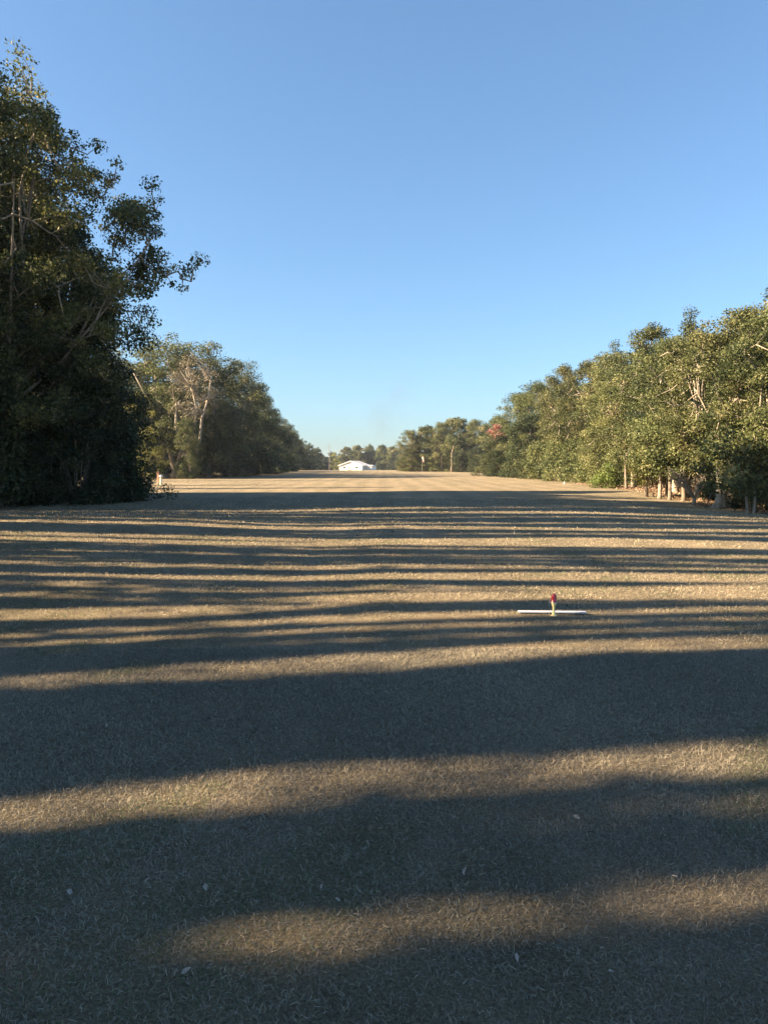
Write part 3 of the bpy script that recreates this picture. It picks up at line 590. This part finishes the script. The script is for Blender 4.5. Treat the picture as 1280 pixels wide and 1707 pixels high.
for i, (x, y, h) in enumerate([(9.0, 252, 14.5), (14.5, 256, 16.0), (19.5, 250, 17.2), (25.5, 256, 18.8), (31, 250, 18.0), (36.5, 240, 18)]):
    grow('farA' if i % 2 else 'full', 'live_oak', x, y, h, ['rounded pale oak at the left end of the big far right clump', 'second oak from the left in the far right clump', 'grey-green oak with a visible pale trunk in the middle of the far right clump', 'highest oak of the far right clump', 'oak right of the highest one in the far right clump', 'last oak of the far right clump before the tall right wood'][i], 1.15)
for i, (x, y, h) in enumerate([(24, 232, 7.5), (29, 226, 9), (33, 205, 11), (30, 185, 8.5), (34, 170, 12), (42, 225, 16), (44, 200, 16), (13, 262, 6), (8, 262, 6), (19, 264, 7), (44, 260, 17), (52, 240, 17), (10, 268, 11), (16, 270, 14), (23, 270, 15), (30, 268, 16), (37, 262, 16)]):
    grow('fullD', 'shrub', x, y, h, 'dark shrubby oak in the shade between the far right clump and the right wood', 1.4, group='dark shrubby oaks between the far clump and the right wood', cat='shrub')
mb = MB(); mb.tube([(0, 0, -.2), (.1, 0, 2.5), (0, 0, 6), (.8, 0, 9)], [.55, .38, .3, .2], 8)
rg = np.random.default_rng(39); cen = envelope(rg, 40, 13, 5.5, 4, SH_OAK); P, Nn, t = clump_leaves(cen, rg.uniform(.8, 1.4, len(cen)), 80, .35, rg); V, F = leaf_quads(P, Nn, .35, rg)
plant('live_oak', (22.2, 243), (mb.mesh('trunk', M['bark'], True), mesh_np('crown', V, F, M['oak'], tint=t)), 'oak with a single pale sunlit trunk standing in front of the far right clump')
# thin dead spire beside the far trees
mb = MB(); mb.tube([(0, 0, 0), (.2, 0, 9), (0, 0, 16.5)], [.2, .14, .05], 6)
for k_ in range(9): mb.tube([(0.1, 0, 8 + k_), (rg.uniform(-1.3, 1.3), 0, 9 + k_ + rg.uniform(.3, 1.2))], [.06, .02], 4)
o = obj('dead_tree', mb.mesh('dead_tree', M['bark'])); o.location = (-34.5, 468, T(-34, 468)); tag(o, 'thin dead leafless spire rising above the far trees left of the house', 'dead tree')

# ------------------------------------------------------------------ white house
hx, hy = -16.5, 366.0; hz = T(hx, hy) - .05
H = empty('house', (hx, hy, hz), 'low white house with a gabled front at the far end of the lawn', 'house', rz=R(-20), sc=.86)
W2, D, E_, RG = 7.0, 13.0, 2.8, 5.3      # half width, depth, eave, ridge; the gable faces the camera (-y)
mb = MB(); mb.poly([(-W2, 0, 0), (W2, 0, 0), (W2, 0, E_), (0, 0, RG - .12), (-W2, 0, E_)]); mb.poly([(W2, 0, 0), (W2, D, 0), (W2, D, E_), (W2, 0, E_)]); mb.poly([(-W2, D, 0), (-W2, 0, 0), (-W2, 0, E_), (-W2, D, E_)]); mb.poly([(W2, D, 0), (-W2, D, 0), (-W2, D, E_), (0, D, RG - .12), (W2, D, E_)])
obj('wall', mb.mesh('wall', M['whitewall']), H)
mb = MB(); ov = .7; sl = (RG - E_) / W2
for sgn in (-1, 1):
    a0 = (0, RG), (sgn * (W2 + ov), E_ - ov * sl)
    for z_ in (0, .16): mb.poly([(a0[0][0], -ov, a0[0][1] + z_), (a0[1][0], -ov, a0[1][1] + z_), (a0[1][0], D + ov, a0[1][1] + z_), (a0[0][0], D + ov, a0[0][1] + z_)])
    mb.poly([(a0[1][0], -ov, a0[1][1]), (a0[1][0], D + ov, a0[1][1]), (a0[1][0], D + ov, a0[1][1] + .16), (a0[1][0], -ov, a0[1][1] + .16)])
rf = obj('roof', mb.mesh('roof', M['roof']), H)
for sgn in (-1, 1):
    mb = MB(); mb.poly([(0, -ov - .03, RG + .17), (sgn * (W2 + ov), -ov - .03, E_ - ov * sl + .17), (sgn * (W2 + ov), -ov - .03, E_ - ov * sl - .25), (0, -ov - .03, RG - .25)]); mb.poly([(0, -ov + .03, RG + .17), (sgn * (W2 + ov), -ov + .03, E_ - ov * sl + .17), (sgn * (W2 + ov), -ov + .03, E_ - ov * sl - .25), (0, -ov + .03, RG - .25)]); obj('fascia', mb.mesh('fascia', M['white']), rf)
for x0, x1, z0, z1 in ((-4.6, -3.2, 1.0, 2.2), (3.0, 4.6, 1.0, 2.2)):
    mb = MB(); mb.box(x0 - .1, x1 + .1, -.10, -.02, z0 - .1, z1 + .1); f_ = obj('window', mb.mesh('window', M['white']), H); mb = MB(); mb.box(x0, x1, -.13, -.105, z0, z1); obj('pane', mb.mesh('pane', M['shade_glass']), f_)
mb = MB(); mb.box(-1.2, .2, -.1, -.02, 0, 2.15); obj('door', mb.mesh('door', M['trim']), H)
mb = MB(); mb.box(-1.8, 1.2, -.1, -.02, 3.4, 3.75); obj('gable_vent', mb.mesh('gable_vent', M['trim']), H)
# lower wing on the right
mb = MB(); mb.box(W2 + .02, W2 + 3.6, 6, 13.5, 0, 2.3); obj('wing_wall', mb.mesh('wing_wall', M['whitewall']), H)
mb = MB(); mb.poly([(W2 + .75, 5.4, 2.3), (W2 + 4, 5.4, 2.3), (W2 + 3.2, 9.8, 3.0), (W2 + .75, 9.8, 3.0)]); mb.poly([(W2 + .75, 14.1, 2.3), (W2 + .75, 9.8, 3.0), (W2 + 3.2, 9.8, 3.0), (W2 + 4, 14.1, 2.3)]); mb.poly([(W2 + 4, 5.4, 2.3), (W2 + 4, 14.1, 2.3), (W2 + 3.2, 9.8, 3.0)])
obj('wing_roof', mb.mesh('wing_roof', M['roof']), H)
for yy in (3.2, 9.0):
    mb = MB(); mb.box(W2 + .02, W2 + .08, yy, yy + 1.4, 1, 2.2); f_ = obj('window', mb.mesh('window', M['white']), H); mb = MB(); mb.box(W2 + .085, W2 + .1, yy + .1, yy + 1.3, 1.1, 2.1); obj('pane', mb.mesh('pane', M['shade_glass']), f_)

# ------------------------------------------------------------------ threshold light and white board
lx, ly = 2.30, 9.93; lz = T(lx, ly)
L = empty('runway_light', (lx, ly, lz), 'red domed runway light on a short yellow stem in the lawn', 'runway light')
mb = MB(); mb.lathe([(.030, -.04), (.028, .012), (.022, .03), (.018, .045), (.016, .085), (.018, .12), (.027, .150), (.034, .168), (.036, .184)], 28); obj('stem', mb.mesh('stem', M['yellow'], True), L)
mb = MB(); mb.lathe([(.041, .184), (.0415, .194), (.038, .197), (.038, .245), (.036, .265), (.029, .284), (.018, .295), (.004, .300)], 32); obj('lens', mb.mesh('lens', M['lens'], True), L)
mb = MB(); mb.lathe([(.041, .179), (.0425, .182), (.0425, .187), (.041, .19)], 28); obj('lens_ring', mb.mesh('lens_ring', M['metal'], True), L)
mb = MB(); mb.box(-.062, -.036, -.006, .006, .178, .188); mb.tube([(-.058, 0, .176), (-.058, 0, .200)], [.004, .004], 8); obj('clamp', mb.mesh('clamp', M['metal']), L)
mb = MB(); mb.lathe([(.044, -.02), (.044, .004), (.041, .008), (.030, .010)], 28); obj('base_plate', mb.mesh('base_plate', M['yellow'], True), L)
import bmesh
bm = bmesh.new(); bmesh.ops.create_cube(bm, size=1)
for v in bm.verts: v.co = Vector((v.co.x * .94, v.co.y * .08, v.co.z * .020))
bmesh.ops.bevel(bm, geom=bm.edges[:], offset=.006, segments=2, affect='EDGES')
for v in bm.verts: v.co.z += .006 * math.sin(v.co.x * 3)
me = bpy.data.meshes.new('white_board'); bm.to_mesh(me); bm.free(); me.materials.append(M['white'])
o = obj('white_board', me); o.location = (2.31, 10.06, T(2.27, 10.06) + .026); o.rotation_euler = (R(2), R(1.6), R(1.5)); tag(o, 'long flat white board lying on the grass behind the red runway light', 'board')

# marker post far left, stake, little markers, windsock
px_, py_ = -23.6, 78.5
e = empty('marker_post', (px_, py_, T(px_, py_)), 'short cream marker post with a white cap at the foot of the second left wood', 'marker post')
mb = MB(); mb.lathe([(.14, -.1), (.13, .1), (.11, .75), (.10, .80)], 16); obj('post', mb.mesh('post', M['cream'], True), e)
mb = MB(); mb.lathe([(.20, .80), (.21, .84), (.20, .95), (.12, 1.02), (.02, 1.04)], 16); obj('cap', mb.mesh('cap', M['white'], True), e)
mb = MB(); mb.box(-.11, .11, -.04, .04, -.1, 1.25); mb.box(-.075, .075, -.035, .035, 1.25, 1.36); o = obj('wooden_stake', mb.mesh('wooden_stake', M['orange'])); o.location = (-27.6, 90.5, T(-27.6, 90.5)); tag(o, 'faded orange wooden stake just left of the cream marker post', 'stake')
e = empty('marker_cone', (19.7, 81.0, T(19.7, 81) - .12), 'small white edge marker on the lit slope of the right side', 'marker')
mb = MB(); mb.lathe([(.13, 0), (.12, .03), (.07, .05), (.045, .38), (.02, .40)], 16); obj('cone', mb.mesh('cone', M['white'], True), e)
e = empty('windsock', (12.7, 247, T(12.7, 247)), 'faded pink and white windsock hanging limp from a pole before the far right clump', 'windsock')
mb = MB(); mb.tube([(0, 0, -.2), (0, 0, 4.9)], [.04, .03], 8); obj('pole', mb.mesh('pole', M['trim']), e)
mb = MB(); mb.tube([(.05, 0, 4.85), (.35, 0, 4.6), (.5, 0, 3.9), (.52, 0, 3.1)], [.36, .34, .26, .17], 12); obj('sock', mb.mesh('sock', M['pinkcloth'], True), e)

# ------------------------------------------------------------------ grass
def blades(name, n, y0, y1, length, width, seed, label, segs=2, mix=.5, mat='grass'):
    rg = np.random.default_rng(seed)
    y = y0 + (y1 - y0) * rg.random(n) ** (mix); x = (rg.random(n) - .5) * 2 * (.62 * y + .6)
    # patchy density
    ph = np.sin(x * 2.3 + 1.7 * np.sin(y * 1.9)) * np.sin(y * 2.9 + 1.3 * np.sin(x * 2.1)) + .6 * np.sin(x * 7.1 + y * 3) * np.sin(y * 8.3 - x * 2)
    k = rg.random(n) < .72 + .22 * ph; x, y = x[k], y[k]; n = len(x)
    z = terr(x, y); sc = (y / (y0 + .5 * (y1 - y0))) ** .35
    L = length * rg.uniform(.45, 1.45, n) * sc; Wd = width * rg.uniform(.6, 1.4, n) * sc
    a = rg.uniform(0, 6.283, n); el = rg.beta(1.5, 2.2, n) * 1.45 + .02
    d = np.stack([np.cos(a) * np.cos(el), np.sin(a) * np.cos(el), np.sin(el)], 1)
    side = np.stack([-np.sin(a), np.cos(a), np.zeros(n)], 1); tw = rg.normal(0, .6, n)[:, None]; side = side + np.array([0, 0, 1.0])[None] * tw; side /= np.linalg.norm(side, axis=1, keepdims=True)
    b0 = np.stack([x, y, z - .004], 1); b0[:, 2] += rg.random(n) * .012 * sc
    curl = rg.normal(0, .55, (n, 1)); dr = np.array([0, 0, -1.0])[None] * rg.uniform(.1, .9, (n, 1))
    m_ = b0 + d * L[:, None] * .5; d2 = d + side * curl + dr; d2 /= np.linalg.norm(d2, axis=1, keepdims=True); t_ = m_ + d2 * L[:, None] * .5
    t_[:, 2] = np.maximum(t_[:, 2], terr(t_[:, 0], t_[:, 1]) + .003)
    hw = side * Wd[:, None] * .5
    V = np.stack([b0 - hw, b0 + hw, m_ + hw * .9, m_ - hw * .9, t_ + hw * .35, t_ - hw * .35], 1).reshape(-1, 3)
    i = np.arange(n) * 6; F = np.concatenate([np.stack([i, i + 1, i + 2, i + 3], 1), np.stack([i + 3, i + 2, i + 4, i + 5], 1)])
    ti = np.clip(rg.normal(.5, .24, n) + .07 * np.sin(x * 1.3 + y), 0, .93)
    green = np.sin(x * .9 + 2 + np.sin(y * .8)) * np.sin(y * .7 + .5 * x) + .4 * np.sin(x * 3.7 - y * 2.9) > .62; ti = np.where(green & (rg.random(n) < .28), 1, ti)
    o = obj(name, mesh_np(name, V, F, M[mat], tint=np.concatenate([ti, ti]))); tag(o, kind='stuff', label=label, cat='grass')
blades('grass', 720000, 1.6, 8.0, .034, .0023, 1, 'dry curled tan grass blades in the foreground', mix=.62)
blades('grass', 340000, 7.6, 20.0, .045, .006, 2, 'dry tan mown grass around the red runway light', mix=.7, mat='grass_sunlit')
blades('grass', 150000, 19.0, 46.0, .065, .018, 3, 'dry tan mown grass across the middle of the runway', mix=.7, mat='grass_sunlit')

# loose leaves and dark clods on the lawn
rg = random.Random(4)
mb = MB(); c_ = [(-.032, 0, .004), (-.012, .014, .010), (.014, .012, .012), (.034, 0, .006), (.014, -.012, .014), (-.012, -.014, .008)]; mb.poly(c_[:4]); mb.poly([c_[3], c_[4], c_[5], c_[0]])
leafme = mb.mesh('fallen_leaf', M['tan_leaf'])
def gpt(px, py):
    t = EYE * 1233 / (py - 776); return (px - 640) / 1233 * t, t
spots = [gpt(*p) for p in ((608, 1443), (352, 1410), (232, 1502), (533, 1515), (333, 1514), (1108, 1388), (168, 1225), (970, 1387), (1140, 1495), (297, 1666), (98, 1523), (1034, 1667), (690, 1350), (752, 1225), (560, 1536), (780, 1486), (870, 1640))]
for i, (x, y) in enumerate(spots):
    o = obj('fallen_leaf', leafme); o.location = (x, y, T(x, y) + .028 + rg.random() * .012); o.rotation_euler = (rg.uniform(-.5, .7), rg.uniform(-.5, .5), rg.uniform(0, 6)); sc = rg.uniform(.42, .8); o.scale = (sc, sc, sc)
    tag(o, 'small pale dead leaf lying loose on the dry grass', 'leaf', 'loose dead leaves on the lawn')
bm = bmesh.new(); bmesh.ops.create_icosphere(bm, subdivisions=2, radius=.03)
for v in bm.verts: v.co *= 1 + rg.uniform(-.25, .25); v.co.z *= .7
me = bpy.data.meshes.new('dirt_clod'); bm.to_mesh(me); bm.free(); me.materials.append(M['clod'])
for (px, py) in ((895, 979), (601, 857), (596, 893), (343, 1207), (948, 1006), (654, 887)):
    x, y = gpt(px, py); o = obj('dirt_clod', me); sc = max(.5, y / 20); o.location = (x, y, T(x, y) + .02 * sc); o.scale = (sc, sc, sc); o.rotation_euler = (0, 0, rg.uniform(0, 6)); tag(o, 'small dark clod of earth lying on the lawn', 'clod', 'dark clods on the lawn')

# ------------------------------------------------------------------ air
mb = MB(); mb.box(-3300, 3300, -3300, 6500, -4, 34)
m = bpy.data.materials.new('haze'); m.use_nodes = True; n = m.node_tree; n.nodes.remove(n.nodes['Principled BSDF'])
v_ = N(n, 'ShaderNodeVolumePrincipled'); v_.inputs['Color'].default_value = (.80, .90, 1, 1); v_.inputs['Density'].default_value = .00016; v_.inputs['Anisotropy'].default_value = .2
n.links.new(v_.outputs[0], n.nodes['Material Output'].inputs['Volume'])
tag(obj('haze', mb.mesh('haze', m)), kind='stuff')

# faint smoke drifting above the far trees
bm = bmesh.new(); bmesh.ops.create_icosphere(bm, subdivisions=3, radius=1)
for v in bm.verts: v.co = Vector((v.co.x * 20 + v.co.z * 9 , v.co.y * 18, v.co.z * 30))
me = bpy.data.meshes.new('smoke'); bm.to_mesh(me); bm.free(); m = bpy.data.materials.new('smoke'); m.use_nodes = True; n = m.node_tree; n.nodes.remove(n.nodes['Principled BSDF'])
v_ = N(n, 'ShaderNodeVolumePrincipled'); v_.inputs['Color'].default_value = (.22, .23, .26, 1)
tc = N(n, 'ShaderNodeTexCoord').outputs['Object']; x_ = noise(n, .045, 4, .6, tc); mr = N(n, 'ShaderNodeMapRange'); mr.inputs[1].default_value = .47; mr.inputs[2].default_value = .75; mr.inputs[3].default_value = 0; mr.inputs[4].default_value = .012
n.links.new(x_, mr.inputs[0]); n.links.new(mr.outputs[0], v_.inputs['Density']); n.links.new(v_.outputs[0], n.nodes['Material Output'].inputs['Volume']); me.materials.append(m)
o = obj('smoke', me); o.location = (6, 640, 56); tag(o, 'faint grey smoke drifting in the sky above the far trees', 'smoke', kind='stuff')
